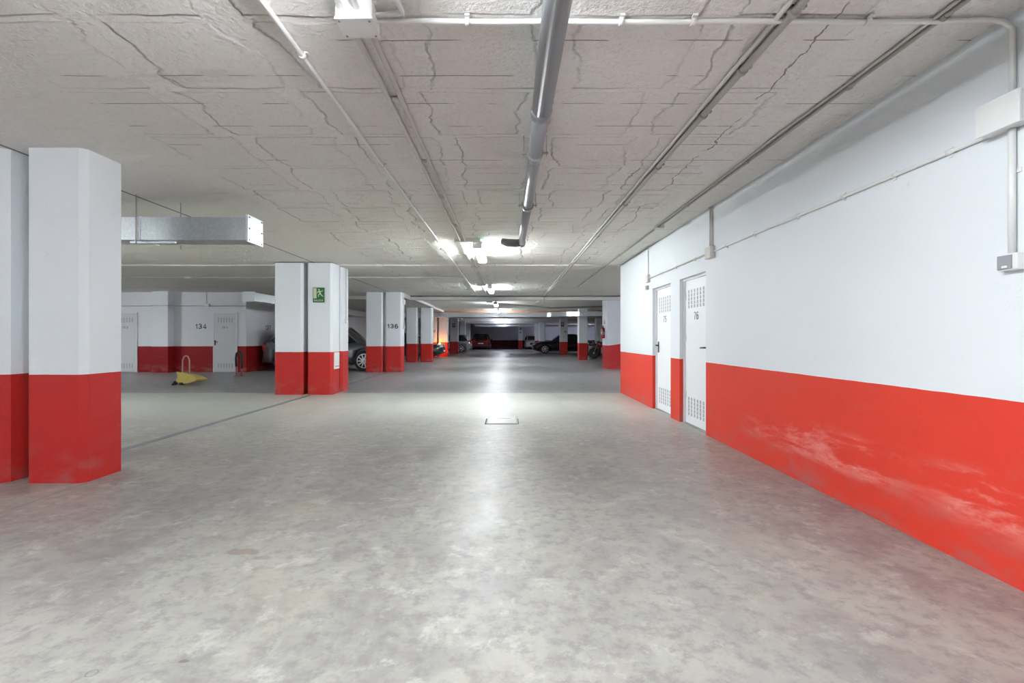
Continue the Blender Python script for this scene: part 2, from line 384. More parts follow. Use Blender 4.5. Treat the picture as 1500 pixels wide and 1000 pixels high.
# right wall with two recessed door openings
WX = 2.43
D = [(5.886, 6.79), (7.165, 8.07)]; DT = 2.02
m = MB(); T = .3
for a, b in ((-9, D[0][0]), (D[0][1], D[1][0]), (D[1][1], 10.38)): m.box(WX, WX + T, a, b, 0, H)
for a, b in D: m.box(WX, WX + T, a, b, DT, H)
wr = struct(m.build('wall_right', 'wall'))
def vents(mb, x, y0, y1, z0, z1, cols, rows, side):
    w = (y1 - y0) / cols
    for i in range(cols):
        for j in range(rows):
            yy = y0 + w * (i + .28); h = (z1 - z0) / rows
            if side == 'x': mb.box(x - .0015, x + .004, yy, yy + w * .40, z0 + h * j + h * .06, z0 + h * j + h * .90)
            else: mb.box(yy, yy + w * .44, x - .0015, x + .004, z0 + h * j + h * .06, z0 + h * j + h * .9)
for i, (a, b) in enumerate(D):
    m = MB().box(WX + .075, WX + .115, a + .03, b - .03, .012, DT - .03)
    leaf = struct(m.build('door_%d' % (i + 1), 'door'))
    f = MB(); f.box(WX + .05, WX + .13, a, a + .03, 0, DT); f.box(WX + .05, WX + .13, b - .03, b, 0, DT); f.box(WX + .05, WX + .13, a + .03, b - .03, DT - .03, DT)
    f.build('door_frame', 'frame', leaf)
    v = MB(); vents(v, WX + .074, a + .10, b - .10, 1.60, 1.86, 7, 5, 'x'); v.build('upper_vent', 'slot', leaf)
    v = MB(); vents(v, WX + .074, a + .10, b - .10, .12, .38, 7, 5, 'x'); v.build('lower_vent', 'slot', leaf)
    hy = b - .10 if i == 1 else a + .10
    dr = -1 if i == 1 else 1
    h = MB().box(WX + .066, WX + .076, hy - .02, hy + .02, .95, 1.13)
    h.tube([(WX + .07, hy, 1.07), (WX + .025, hy, 1.07), (WX + .02, hy + dr * .015, 1.07), (WX + .02, hy + dr * .12, 1.065)], .010, 8)
    h.build('door_handle', 'black', leaf)
    hg = MB()
    ye = a + .045 if i == 1 else b - .045
    for zz in (.35, 1.15, 1.72): hg.box(WX + .064, WX + .078, ye - .012, ye + .012, zz, zz + .09)
    hg.build('hinge', 'frame', leaf)
    number('door_number', '76' if i == 0 else '75', .15, .10, (WX + .0755, (a + b) / 2 + .04, 1.49), 'ink_soft', leaf, -PI / 2, .06, .9)
struct(MB().box(WX + .04, WX + .3, D[0][0], D[0][1], 0, .006).build('trim_1', 'iron')); struct(MB().box(WX + .04, WX + .3, D[1][0], D[1][1], 0, .006).build('trim_2', 'iron'))

# rear-left wall with its pilaster
LW = 16.5; LX = -9.06
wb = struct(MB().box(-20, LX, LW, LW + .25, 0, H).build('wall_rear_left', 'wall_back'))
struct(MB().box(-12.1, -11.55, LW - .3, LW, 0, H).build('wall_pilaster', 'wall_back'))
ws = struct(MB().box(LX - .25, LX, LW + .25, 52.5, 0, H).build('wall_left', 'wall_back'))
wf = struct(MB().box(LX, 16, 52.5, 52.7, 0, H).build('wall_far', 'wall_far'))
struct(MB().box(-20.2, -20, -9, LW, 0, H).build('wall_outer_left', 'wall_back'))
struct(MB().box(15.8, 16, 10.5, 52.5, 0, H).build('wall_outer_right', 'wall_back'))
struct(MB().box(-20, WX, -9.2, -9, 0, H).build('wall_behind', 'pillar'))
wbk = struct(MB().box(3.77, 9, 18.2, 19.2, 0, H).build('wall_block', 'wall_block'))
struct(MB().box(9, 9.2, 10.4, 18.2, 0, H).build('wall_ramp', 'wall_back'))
number('bay_number', '134', .40, .175, (-10.62, LW, 1.575), 'ink', wb)
number('bay_number', '137', .40, .175, (LX, 18.0, 1.56), 'ink', ws, PI / 2)
for i, (a, b, s) in enumerate(((-13.62, -12.80, '133'), (-10.18, -9.36, '134'))):
    leaf = struct(MB().box(a + .03, b - .03, LW - .035, LW - .003, .01, 2.03).build('door_%d' % (i + 3), 'door_grey'))
    f = MB(); f.box(a, a + .03, LW - .045, LW - .002, 0, 2.06); f.box(b - .03, b, LW - .045, LW - .002, 0, 2.06); f.box(a + .03, b - .03, LW - .045, LW - .002, 2.03, 2.06)
    f.build('door_frame', 'frame', leaf)
    v = MB(); vents(v, LW - .036, a + .14, b - .12, 1.70, 1.90, 6, 1, 'y'); v.build('upper_vent', 'slot', leaf)
    v = MB(); vents(v, LW - .036, a + .14, b - .12, .13, .33, 6, 1, 'y'); v.build('lower_vent', 'slot', leaf)
    h = MB().box(a + .05, a + .09, LW - .045, LW - .035, .93, 1.11)
    h.tube([(a + .07, LW - .04, 1.05), (a + .07, LW - .085, 1.05), (a + .085, LW - .09, 1.05), (a + .19, LW - .09, 1.045)], .012, 8)
    h.build('door_handle', 'black', leaf)
    number('door_number', s, .20, .07, ((a + b) / 2, LW - .035, 1.545), 'ink_soft', leaf, 0, .09, 1.3)

# cross beams, ledges
tn = 3
def trim(x0, x1, y0, y1, z0, z1, mat='ceiling'):
    global tn
    o = struct(MB().box(x0, x1, y0, y1, z0, z1).build('trim_%d' % tn, mat)); tn += 1; return o
MT['beam'] = plain('pale_painted_beam', (.60, .59, .585), .7, 0, .06, 3)
trim(-3.7, 9, 18.0, 18.2, H - .15, H + .01, 'beam')
trim(-3.9, -3.7, 16.95, 18.2, H - .15, H + .01, 'beam')
trim(-9.0, 9, 27.3, 27.6, H - .17, H, 'rust')
for yy in (32.4, 38.6, 44.8, 50.0): trim(-9.0, 15.5, yy, yy + .35, H - .26, H, 'beam')
trim(-3.9, -3.6, 18.2, 23.1, H - .13, H - .02, 'beam')
# expansion-joint strips in the floor
trim(-4.165, -4.075, 4.5, 9.9, 0, .004, 'iron_dark'); trim(-4.135, -4.105, -9, 3.2, 0, .004, 'iron_dark')
trim(-4.16, -4.08, 11.2, 16.3, 0, .004, 'iron_dark')

# ------------------------------------------------------------------ pillars
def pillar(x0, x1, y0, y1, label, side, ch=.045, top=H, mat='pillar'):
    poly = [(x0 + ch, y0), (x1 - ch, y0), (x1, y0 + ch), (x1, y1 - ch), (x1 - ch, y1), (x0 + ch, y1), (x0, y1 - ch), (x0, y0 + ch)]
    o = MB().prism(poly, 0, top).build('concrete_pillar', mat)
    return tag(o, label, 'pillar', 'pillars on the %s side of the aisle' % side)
L_ = 'left'; R_ = 'right'
pillar(-4.70, -4.14, 3.93, 4.35, 'white and red pillar cut off by the left edge of the frame', L_)
P1 = pillar(-3.99, -3.49, 3.93, 4.35, 'nearest large white and red pillar in full view, chamfered corner', L_)
pillar(-4.91, -4.31, 10.0, 10.45, 'white and red pillar just left of the pillar with the green exit sign', L_)
P2 = pillar(-4.22, -3.69, 10.0, 10.45, 'white and red pillar carrying the green exit sign', L_)
P2c = pillar(-4.22, -3.69, 10.6, 11.04, 'white and red pillar tucked directly behind the exit sign pillar', L_)
pillar(-4.94, -4.35, 16.5, 16.95, 'white and red pillar hiding the front wheel of the grey car', L_)
P3 = pillar(-4.26, -3.69, 16.5, 16.95, 'white and red pillar with the stencilled number 136', L_)
pillar(-4.96, -4.42, 23.1, 23.55, 'left pillar of the plain pair just behind pillar 136', L_, top=H - .12)
P4 = pillar(-4.27, -3.70, 23.1, 23.55, 'right pillar of the plain pair just behind pillar 136', L_, top=H - .12)
P5a = pillar(-5.0, -4.46, 29.6, 30.05, 'pillar with a partly hidden number left of the orange lit pillar', L_, top=H - .12)
pillar(-4.35, -3.76, 29.6, 30.05, 'pillar glowing orange beside the dark car nose', L_, top=H - .12)
P6 = pillar(-4.26, -3.66, 34.6, 35.1, 'dim pillar with a dark square sign before the silver car', L_, top=H - .12)
P7 = pillar(-4.24, -3.72, 41.0, 41.5, 'pale pillar rising right behind the silver hatchback', L_, top=H - .12)
pillar(-4.25, -3.75, 46.5, 47.0, 'pale pillar farthest down the left row', L_, top=H - .12)
R4 = pillar(3.74, 4.21, 25.4, 25.95, 'slim pillar nearest the white block wall on the right', R_, .02, H - .03)
R3 = pillar(3.56, 4.08, 33.0, 33.5, 'pillar standing before the middle of the black car', R_, .02, H - .03)
R2 = pillar(2.5, 3.0, 39.0, 39.5, 'brownish grey pillar behind the bonnet of the black car', R_, .02, H - .03)
R1 = pillar(2.47, 3.02, 44.8, 45.2, 'pale pillar between the far white car and the grey brown pillar', R_, .02, H - .26)
RF = pillar(.99, 1.45, 49.0, 49.4, 'thin pillar in front of the far end wall', R_, .02, H - .03)
pillar(6.05, 6.62, 33.0, 33.5, 'shaded pillar glimpsed beside the fire extinguisher', R_, .02, H - .03)

number('bay_number', '136', .385, .15, (-4.0, 16.5, 1.585), 'ink', P3)
number('bay_number', '140', .40, .16, (-4.73, 29.6, 1.57), 'ink_soft', P5a)

# exit sign on pillar P2
es = thing('exit_sign', (-3.97, 9.99, 1.93), 'green running man exit sign on a white pillar', 'sign')
x0, x1, z0, z1 = -4.09, -3.85, 1.93, 2.24
MB().box(x0, x1, 9.985, 9.999, z0, z1).build('sign_board', 'green', es)
pg = MB(); Y0, Y1 = 9.982, 9.9855
pg.box(x0 + .012, x0 + .078, Y0, Y1, z0 + .085, z1 - .012)                       # doorway
def limb(a, b, w):
    d = Vector((b[0] - a[0], b[1] - a[1])); n = Vector((-d.y, d.x)).normalized() * w
    pg.prism([(a[0] + n.x, a[1] + n.y), (b[0] + n.x, b[1] + n.y), (b[0] - n.x, b[1] - n.y), (a[0] - n.x, a[1] - n.y)], Y0, Y1, 'y')
cx, cz = x0 + .14, z0 + .19
pg.lathe([(.017, Y0), (.017, Y1)], (cx - .012, 0, cz + .075), 'y', 14)
limb((cx - .005, cz + .052), (cx + .015, cz - .01), .017)
limb((cx - .005, cz + .05), (cx - .04, cz + .03), .007); limb((cx - .04, cz + .03), (cx - .045, cz), .007)
limb((cx + .005, cz + .045), (cx + .05, cz + .04), .007); limb((cx + .05, cz + .04), (cx + .065, cz + .065), .007)
limb((cx + .013, cz - .005), (cx - .025, cz - .035), .010); limb((cx - .025, cz - .035), (cx - .02, cz - .075), .008)
limb((cx + .018, cz - .005), (cx + .045, cz - .045), .010); limb((cx + .045, cz - .045), (cx + .075, cz - .06), .008)
pg.build('pictogram', 'lume', es)
text('lettering', 'SALIDA', .19, .042, (-3.97, 9.9848, z0 + .042), 'lume', es, 0, .02)

# other wall fittings on the left pillars
o = thing('notice_plate', (-3.685, 10.23, .53), 'white notice plate on the side of the exit sign pillar', 'notice')
MB().box(-3.694, -3.672, 10.09, 10.38, .53, .88).build('plate', 'box_white', o, .004)
MB().box(-3.673, -3.6705, 10.12, 10.35, .57, .60).build('label_strip', 'slot', o)
o = thing('wall_conduit', (-3.675, 10.8, 1.5), 'thin conduit ending in a small switch behind the exit sign pillar', 'conduit')
MB().tube([(-3.675, 10.82, 1.62), (-3.675, 10.82, H)], .011).build('pipe', 'conduit_white', o)
MB().box(-3.69, -3.64, 10.78, 10.86, 1.52, 1.62).build('switch_box', 'conduit_white', o, .006)
o = thing('wall_conduit', (-3.675, 16.7, 1.5), 'thin conduit with two small boxes on the side of pillar 136', 'conduit')
MB().tube([(-3.675, 16.72, 1.55), (-3.675, 16.72, H - .15)], .012).build('pipe', 'conduit', o)
MB().box(-3.69, -3.62, 16.67, 16.77, 1.50, 1.62).build('junction_box', 'conduit', o, .006)
MB().box(-3.69, -3.62, 16.66, 16.78, 2.34, 2.50).build('junction_box', 'box_white', o, .006)
def dark_sign(x, y, z, w, h, label, cat='sign'):
    t = thing('safety_sign', (x, y, z), label, cat)
    MB().box(x - w / 2, x + w / 2, y - .012, y - .001, z, z + h).build('sign_board', 'signdark', t)
    MB().box(x - w * .36, x + w * .36, y - .015, y - .0115, z + h * .30, z + h * .86).build('sign_print', 'signpale', t)
dark_sign(-3.97, 34.6, 1.93, .22, .30, 'dark square sign on a dim pillar left of the silver car')
dark_sign(3.72, 33.0, 1.95, .22, .30, 'dark square sign high on the pillar before the black car')
dark_sign(3.92, 33.0, 1.52, .12, .14, 'small square plate low on the pillar before the black car')
dark_sign(1.25, 49.0, 2.0, .22, .34, 'upper sign on the thin pillar by the far wall')
dark_sign(1.22, 49.0, 1.62, .16, .16, 'lower small sign on the thin pillar by the far wall')

# fire extinguisher on the block wall
fx, fy = 3.70, 18.75
t = thing('fire_extinguisher', (3.70, fy, 1.15), 'red fire extinguisher hung on the end of the white block wall', 'fire extinguisher')
bd = MB().lathe([(.03, 0), (.068, .012), (.072, .04), (.072, .34), (.06, .39), (.03, .42), (.022, .44)], (fx, fy, 1.16), 'z', 20).build('cylinder', 'extred', t)
MB().lathe([(.0735, .14), (.0735, .26)], (fx, fy, 1.16), 'z', 20).build('label_band', 'signpale', bd)
MB().lathe([(.024, .43), (.024, .48), (.015, .50)], (fx, fy, 1.16), 'z', 12).box(fx - .02, fx + .02, fy - .09, fy + .02, 1.64, 1.66).build('valve', 'black', t)
MB().tube([(fx, fy - .03, 1.63), (fx - .02, fy - .11, 1.60), (fx - .02, fy - .12, 1.45), (fx - .02, fy - .10, 1.30)], .012, 8).build('hose', 'black', t)
MB().box(3.765, 3.79 - .02, fy - .03, fy + .03, 1.3, 1.6).build('bracket', 'black', t)
t = thing('fire_extinguisher_sign', (3.76, fy, 1.72), 'small red sign above the fire extinguisher', 'sign')
MB().prism([(fy - .12, 1.72), (fy + .12, 1.72), (fy, 1.90)], 3.755, 3.769, 'x').build('sign_board', 'extred', t)

# ------------------------------------------------------------------ conduits, pipes
def clips(root, pts, r, mat, axis='y', wall=None):
    for p in pts:
        m = MB()
        if wall: m.box(WX - .008, WX, p[1] - .012, p[1] + .012, p[2] - r * 2.6, p[2] + r * 2.6); m.lathe([(r * 1.5, -.012), (r * 1.5, .012)], (p[0], p[1], p[2]), 'y', 12)
        elif axis == 'y': m.box(p[0] - r * 2.6, p[0] + r * 2.6, p[1] - .012, p[1] + .012, p[2] + r * .6, p[2] + r * 1.3); m.lathe([(r * 1.45, -.012), (r * 1.45, .012)], (p[0], p[1], p[2]), 'y', 12)
        else: m.box(p[0] - .012, p[0] + .012, p[1] - r * 2.6, p[1] + r * 2.6, p[2] + r * .6, p[2] + r * 1.3); m.lathe([(r * 1.45, -.012), (r * 1.45, .012)], (p[0], p[1], p[2]), 'x', 12)
        m.build('clip', mat, root)
def zc(y, r):    # conduit height following the ceiling
    return (H + .022 if 7.74 < y < 10.4 else H) - r
def run(x, y0, y1, r, wob=0, step=.6, yb=None):
    pts = []; y = y0
    while y < y1:
        pts.append((x + (random.uniform(-wob, wob) if wob else 0), y, H - r - .003)); y += step
    pts.append((x, y1, H - r - .003)); return pts
def ceil_conduit(name, x, y0, y1, r, mat, label, cl, wob=.003):
    t = thing(name, (x, y0, H - .05), label, 'conduit', 'conduits running along the ceiling')
    MB().tube(run(x, y0, y1, r, wob), r).build('pipe', mat, t)
    clips(t, [(x, c, H - r - .003) for c in cl], r, mat); return t
ceil_conduit('ceiling_conduit', -1.13, -3, 17.95, .013, 'conduit_white', 'thin single conduit left of the twin conduits on the ceiling', (2.62, 4.3, 6.34, 9.0, 12, 15))
t = thing('ceiling_conduit', (-.73, 2.34, H - .05), 'twin pale conduits running from the ceiling box to the lamps', 'conduit', 'conduits running along the ceiling')
for x in (-.775, -.695): MB().tube(run(x, 2.34, 17.95, .015, .004), .015).build('pipe', 'conduit', t)
clips(t, [(-.735, c, H - .018) for c in (3.1, 4.2, 5.3, 6.6, 9.2, 11.5, 14)], .014, 'conduit_white')
t = ceil_conduit('ceiling_conduit', 1.345, -3, 17.9, .021, 'conduit_dark', 'thick steel conduit on the ceiling right of the big grey pipe', (2.25, 2.75, 3.3, 4.3, 5.5, 7.2))
MB().tube(run(1.30, -3, 17.9, .012, .003), .012).build('pipe', 'conduit', t)
MB().tube([(1.345, 17.9, H - .024), (1.345, 17.96, H - .05), (1.345, 17.96, H - .22), (1.28, 18.6, H - .10), (1.2, 20.5, H - .06)], .02).build('pipe', 'conduit_dark', t)
t = ceil_conduit('ceiling_conduit', 2.10, -3, 14.5, .013, 'conduit_dark', 'thin conduit on the ceiling close to the right wall', (2.3, 2.95, 4.2, 5.6, 9, 12), .006)
MB().tube(run(2.065, -3, 6.6, .009, .010), .009).build('pipe', 'conduit', t)
def jbox(name, x0, x1, y0, y1, z0, z1, label, mat='box_white'):
    t = thing(name, ((x0 + x1) / 2, (y0 + y1) / 2, z0), label, 'electrical box')
    d = .012
    MB().box(x0, x1, y0, y1, z0 + (d if z1 > H - .2 else 0), z1).build('box_body', mat, t, .004)
    if z1 > H - .2: MB().box(x0 - .004, x1 + .004, y0 - .004, y1 + .004, z0, z0 + d).build('box_lid', mat, t, .003)
    return t
jb = jbox('junction_box', -.80, -.63, 2.20, 2.34, H - .095, H, 'white junction box where the ceiling conduits meet, top of the picture')
for x, y in ((-.785, 2.215), (-.645, 2.215), (-.785, 2.325), (-.645, 2.325)):
    MB().lathe([(.006, 0), (.006, .003)], (x, y, H - .098), 'z', 8).build('screw', 'iron', jb)
jbox('junction_box', 1.30, 1.40, 9.62, 9.74, H - .04, H + .022, 'small pale box on the thick steel ceiling conduit')
jbox('junction_box', 2.05, 2.15, 6.60, 6.72, H - .05, H, 'small grey box on the ceiling conduit near the right wall', 'conduit')
jbox('junction_box', -.86, -.66, 7.60, 7.68, H - .045, H + .003, 'flat grey box on the twin conduits just before the lamp', 'conduit')
jbox('junction_box', -.83, -.64, 10.42, 10.52, H - .04, H + .003, 'flat grey box on the twin conduits just past the lamp', 'conduit')
t = thing('feed_conduit', (-.7, 1.2, H - .05), 'pair of short white conduits entering the junction box from above', 'conduit')
for x in (-.775, -.70): MB().tube([(x - .05, -1.0, H - .018), (x, 2.0, H - .018), (x, 2.21, H - .04)], .015).build('pipe', 'conduit_white', t)
t = thing('cross_conduit', (.9, 2.33, H - .04), 'white conduit crossing the whole ceiling to the right wall', 'conduit')
p = [(-.635, 2.30, H - .035), (-.55, 2.33, H - .02)] + [(x / 10, 2.33 + random.uniform(-.006, .006), H - .02) for x in range(-4, 23, 3)] + [(2.34, 2.32, H - .02), (2.39, 2.31, H - .035), (2.413, 2.29, H - .08), (2.415, 2.29, 2.37)]
MB().tube(p, .013).build('pipe', 'conduit_white', t)
clips(t, [(x, 2.33, H - .02) for x in (-.2, .55, .9, 1.75)], .013, 'conduit_white', 'x')
MB().tube([(-.635, 2.27, H - .03), (-.5, 2.27, H - .02), (-.50, 2.24, H - .03), (-.50, 1.88, H - .10)], .012).build('branch', 'conduit_white', t)
# right wall: box, conduits, switch
t = thing('wall_junction_box', (2.38, 2.29, 2.17), 'white junction box at the right edge of the picture on the wall', 'electrical box')
MB().box(WX - .075, WX, 2.20, 2.40, 2.20, 2.345).build('box_body', 'box_white', t, .006)
MB().box(WX - .085, WX - .072, 2.195, 2.405, 2.195, 2.35).build('box_lid', 'box_white', t, .004)
t = thing('wall_conduit', (2.41, 4.3, 2.19), 'long white conduit running along the right wall above the doors', 'conduit')
MB().tube([(WX - .015, 2.40, 2.215)] + [(WX - .014, y, 2.215 + random.uniform(-.002, .002)) for y in (2.8, 3.4, 4.1, 4.8, 5.4, 5.62)], .011).build('pipe', 'conduit_white', t)
MB().tube([(WX - .014, 5.78, 2.215), (WX - .014, 7, 2.215), (WX - .014, 8.2, 2.215)], .011).build('pipe', 'conduit', t)
clips(t, [(WX - .014, y, 2.215) for y in (2.62, 3.0, 3.45, 4.0, 4.7, 5.3, 6.2, 6.9, 7.6)], .011, 'conduit_white', wall=True)
t = thing('wall_conduit', (2.41, 2.29, 1.7), 'vertical white conduit dropping from the wall box to the light switch', 'conduit')
MB().tube([(WX - .018, 2.29, 2.20), (WX - .018, 2.29, 1.595)], .015).build('pipe', 'conduit_white', t)
MB().box(WX - .01, WX, 2.26, 2.32, 1.985, 2.005).build('clip', 'conduit_white', t)
t = thing('light_switch', (2.40, 2.28, 1.53), 'white surface light switch with a dark grey rocker on the right wall', 'light switch')
MB().box(WX - .045, WX, 2.24, 2.335, 1.52, 1.60).build('switch_box', 'box_white', t, .005)
rk = MB().box(WX - .052, WX - .044, 2.262, 2.328, 1.527, 1.593).build('rocker', 'pvc', t, .002)
MB().box(WX - .0535, WX - .0515, 2.28, 2.305, 1.533, 1.543).build('indicator', 'box_white', rk)
t = thing('wall_junction_box', (2.4, 5.7, 2.13), 'grey wall box above the nearer door with two risers', 'electrical box')
MB().box(WX - .06, WX, 5.62, 5.78, 2.14, 2.28).build('box_body', 'conduit', t, .005)
for y in (5.68, 5.73): MB().tube([(WX - .014, y, 2.28), (WX - .014, y, H)], .010).build('riser', 'conduit', t)
t = thing('wall_junction_box', (2.4, 8.27, 2.13), 'grey wall box above the farther door with one riser', 'electrical box')
MB().box(WX - .05, WX, 8.2, 8.34, 2.15, 2.28).build('box_body', 'conduit', t, .005)
MB().tube([(WX - .014, 8.27, 2.28), (WX - .014, 8.27, H + .022)], .009).build('riser', 'conduit', t)
t = thing('light_switch', (2.41, 8.3, 2.02), 'tiny grey switch just below the farther wall box', 'light switch')
MB().box(WX - .04, WX, 8.27, 8.37, 2.03, 2.10).build('switch_box', 'conduit_dark', t, .004)
MB().box(WX - .046, WX - .039, 8.29, 8.35, 2.045, 2.085).build('rocker', 'pvc', t)

# big drain pipe
t = thing('drain_pipe', (.2, 5, 2.55), 'large grey plastic drain pipe hanging under the ceiling', 'pipe')
pz = 2.625
MB().tube([(.207, -6, pz), (.207, 3.05, pz)], .062, 24).build('pipe', 'pvc', t)
MB().tube([(.207, 3.05, pz), (.205, 5.15, pz + .005)], .053, 24).build('pipe', 'pvc', t)
MB().tube([(.205, 5.15, pz + .005), (.198, 7.25, pz + .01)], .050, 24).build('pipe', 'pvc', t)
for y, r in ((3.02, .067), (3.75, .060), (5.2, .058)): MB().lathe([(r - .006, -.05), (r, -.03), (r, .03), (r - .006, .05)], (.206, y, pz), 'y', 24).build('collar', 'pvc', t)
for y in (1.2, 3.70, 5.16):
    cpl = MB().lathe([(.066, -.010), (.066, .010)], (.206, y, pz), 'y', 24)
    cpl.box(.206 - .10, .206 - .06, y - .01, y + .01, pz - .006, pz + .006); cpl.box(.206 + .06, .206 + .10, y - .01, y + .01, pz - .006, pz + .006)
    cpl.tube([(.206 - .088, y, pz - .02), (.206 - .088, y, H)], .004, 6); cpl.tube([(.206 + .088, y, pz - .02), (.206 + .088, y, H)], .004, 6)
    cpl.build('hanger', 'conduit_dark', t)
MB().lathe([(.05, -.06), (.062, -.04), (.062, .04), (.04, .06)], (.197, 7.27, pz + .01), 'y', 20).build('end_cap', 'pvc', t)
MB().tube([(.20, 7.24, pz + .01), (.12, 7.26, pz + .005), (-.02, 7.30, pz + .02), (-.10, 7.33, pz + .045)], [.056, .060, .06, .05], 16).build('elbow', 'pvc_dark', t)
t = thing('sprinkler_pipe', (.7, 21, 2.6), 'thin dark pipe slanting across the ceiling before the long duct', 'pipe')
MB().tube([(-.62, 19.7, 2.62), (2.0, 22.4, 2.58), (4.4, 21.9, 2.62)], .035).build('pipe', 'conduit_dark', t)
t = thing('cross_conduit', (-7, 12.3, H - .03), 'thin pale conduit crossing the ceiling left of the exit sign pillar', 'conduit')
MB().tube([(-18, 12.3, H - .016), (-1.15, 12.3, H - .016)], .013).build('pipe', 'conduit_white', t)
MB().box(-8.32, -8.16, 12.25, 12.35, H - .05, H).build('junction_box', 'box_white', t, .008)
clips(t, [(x, 12.3, H - .016) for x in (-9.3, -8.9, -7.2, -3.2, -2.3)], .013, 'conduit_white', 'x')
t = thing('wall_conduit', (-12, 16.47, 2.2), 'thin conduit with a small box along the wall above number 134', 'conduit')
MB().tube([(-18, 16.485, 2.285), (-12.12, 16.485, 2.285), (-12.115, 16.185, 2.285), (-11.535, 16.185, 2.285), (-11.535, 16.485, 2.285), (-9.1, 16.485, 2.285)], .012).build('pipe', 'conduit', t)
MB().tube([(-10.42, 16.485, 2.33), (-10.42, 16.485, H)], .010).build('riser', 'conduit_dark', t)
MB().box(-10.46, -10.30, 16.42, 16.5, 2.26, 2.36).build('junction_box', 'conduit_white', t, .008)

# ------------------------------------------------------------------ ducts
def duct(path, w, z0, z1, label, fl, rods, endplate=None):
    t = thing('ventilation_duct', (path[0][0], path[0][1], z0), label, 'duct')
    m = MB(); rings = []
    P = [Vector(p).to_3d() for p in path]
    for i, p in enumerate(P):
        d = (P[min(i + 1, len(P) - 1)] - P[max(i - 1, 0)]).normalized(); n = Vector((-d.y, d.x, 0)) * w / 2
        rings.append([m.bm.verts.new((p + s * n).xy.to_tuple() + (z,)) for s, z in ((-1, z0), (1, z0), (1, z1), (-1, z1))])
    for A, B in zip(rings, rings[1:]):
        for k in range(4): m.bm.faces.new((A[k], A[(k + 1) % 4], B[(k + 1) % 4], B[k]))
    m.bm.faces.new(rings[0][::-1]); m.bm.faces.new(rings[-1]); m.build('duct_body', 'duct', t)
    def frame(pt, d, e):
        d = Vector(d).to_3d().normalized(); n = Vector((-d.y, d.x, 0)); mm = MB(); q = Vector(pt).to_3d()
        c = [q + a * n * (w / 2 + e) + b * d * .012 for a, b in ((-1, -1), (1, -1), (1, 1), (-1, 1))]
        mm.prism([(v.x, v.y) for v in c], z0 - e, z1 + e); return mm
    for pt, d in fl: frame(pt, d, .010).build('flange', 'duct', t)
    for x, y in rods: MB().tube([(x, y, z1 - .3), (x, y, H)], .006, 6).build('hanger_rod', 'conduit_dark', t)
    if endplate: frame(endplate[0], endplate[1], .022).build('end_plate', 'duct_end', t)
    return t
d1 = duct([(-18, 5.38), (-2.86, 5.38)], .28, 2.27, 2.52, 'galvanised rectangular duct ending between the first two pillars', [((-4.05, 5.38), (1, 0))],
          [(-4.07, 5.22), (-3.8, 5.54)], ((-2.86, 5.38), (1, 0)))
MB().box(-4.2, -3.7, 5.30, 5.33, 2.245, 2.268).build('hanger_rail', 'duct_end', d1)
for zz in (2.27, 2.395, 2.52):
    for yy in (5.25, 5.51): MB().lathe([(.009, -2.846), (.009, -2.838)], (0, 0, 0), 'x', 8) if 0 else MB().box(-2.848, -2.838, yy - .008, yy + .008, zz - .008, zz + .008).build('bolt', 'iron', d1)
duct([(-7.61, 14.0), (-7.61, 24.9)], .30, 2.27, 2.52, 'galvanised duct ending before the far left wall near number 137', [((-7.61, y), (0, 1)) for y in (15.4, 17, 19, 21, 23)],
     [(-7.78, 15.4), (-7.44, 15.4), (-7.44, 19)], ((-7.61, 14.0), (0, 1)))
duct([(-8.5, 25.3), (2.0, 25.3), (2.35, 25.2), (2.7, 24.9), (3.1, 24.5), (3.6, 24.2), (5.2, 24.0)], .5, 2.27, 2.50, 'long galvanised duct crossing the aisle ceiling far away and bending right',
     [((-3.5, 25.3), (1, 0)), ((-1.2, 25.3), (1, 0)), ((1.0, 25.3), (1, 0)), ((2.0, 25.3), (1, 0)), ((3.7, 24.19), (1, -.1))], [(-3.1, 25.03), (1.0, 25.03), (.2, 25.03)])
duct([(-3.2, 45.5), (7, 45.5)], .5, 2.22, 2.42, 'farthest galvanised duct under the ceiling by the end wall', [((0, 45.5), (1, 0))], [(0, 45.2)])

# ------------------------------------------------------------------ lamps
def lamp(x, y, z, label, rz=0, ln=1.5, mat='tube', drop=0):
    z -= drop
    t = thing('fluorescent_lamp', (x, y, z - .125), label, 'ceiling lamp', 'fluorescent ceiling lamps', rz)
    w = .075
    MB().box(-w * .9, w * .9, -ln / 2, ln / 2, .105, .124).build('housing', 'box_white', t, .004, local=True)
    MB().prism([(-w, .105), (-w, .03), (-w * .8, .008), (-w * .4, .0), (w * .4, .0), (w * .8, .008), (w, .03), (w, .105)], -ln / 2 + .03, ln / 2 - .03, 'y').build('diffuser', mat, t, local=True)
    MB().box(-.04, .04, -ln * .3, ln * .3, .124, .127 + drop).build('mounting_plate', 'box_white', t, local=True)
    for s in (-1, 1): MB().box(-w - .004, w + .004, s * ln / 2 - .03 * (s > 0), s * ln / 2 + .03 * (s < 0), 0, .105).build('end_cap', 'box_white', t, .004, local=True)
    return t
lamp(-.52, 1.14, H, 'fluorescent lamp over the camera just above the picture', drop=.06)
lamp(-.50, 8.42, H + .022, 'nearest visible glowing fluorescent lamp on the aisle ceiling', drop=.03)
for k, (y, w_) in enumerate(((14.9, 'second'), (21.2, 'third'), (26.4, 'fourth'), (37.7, 'fifth'), (44.0, 'sixth'))):
    lamp(-.56, y, H if y < 18 else H - .03, '%s glowing fluorescent lamp down the aisle ceiling' % w_, mat='tube' if y < 30 else 'tube_dim')
lamp(-.52, -5.4, H, 'added fluorescent lamp behind the camera', drop=.08)  # unseen lamp added to light the pillar fronts
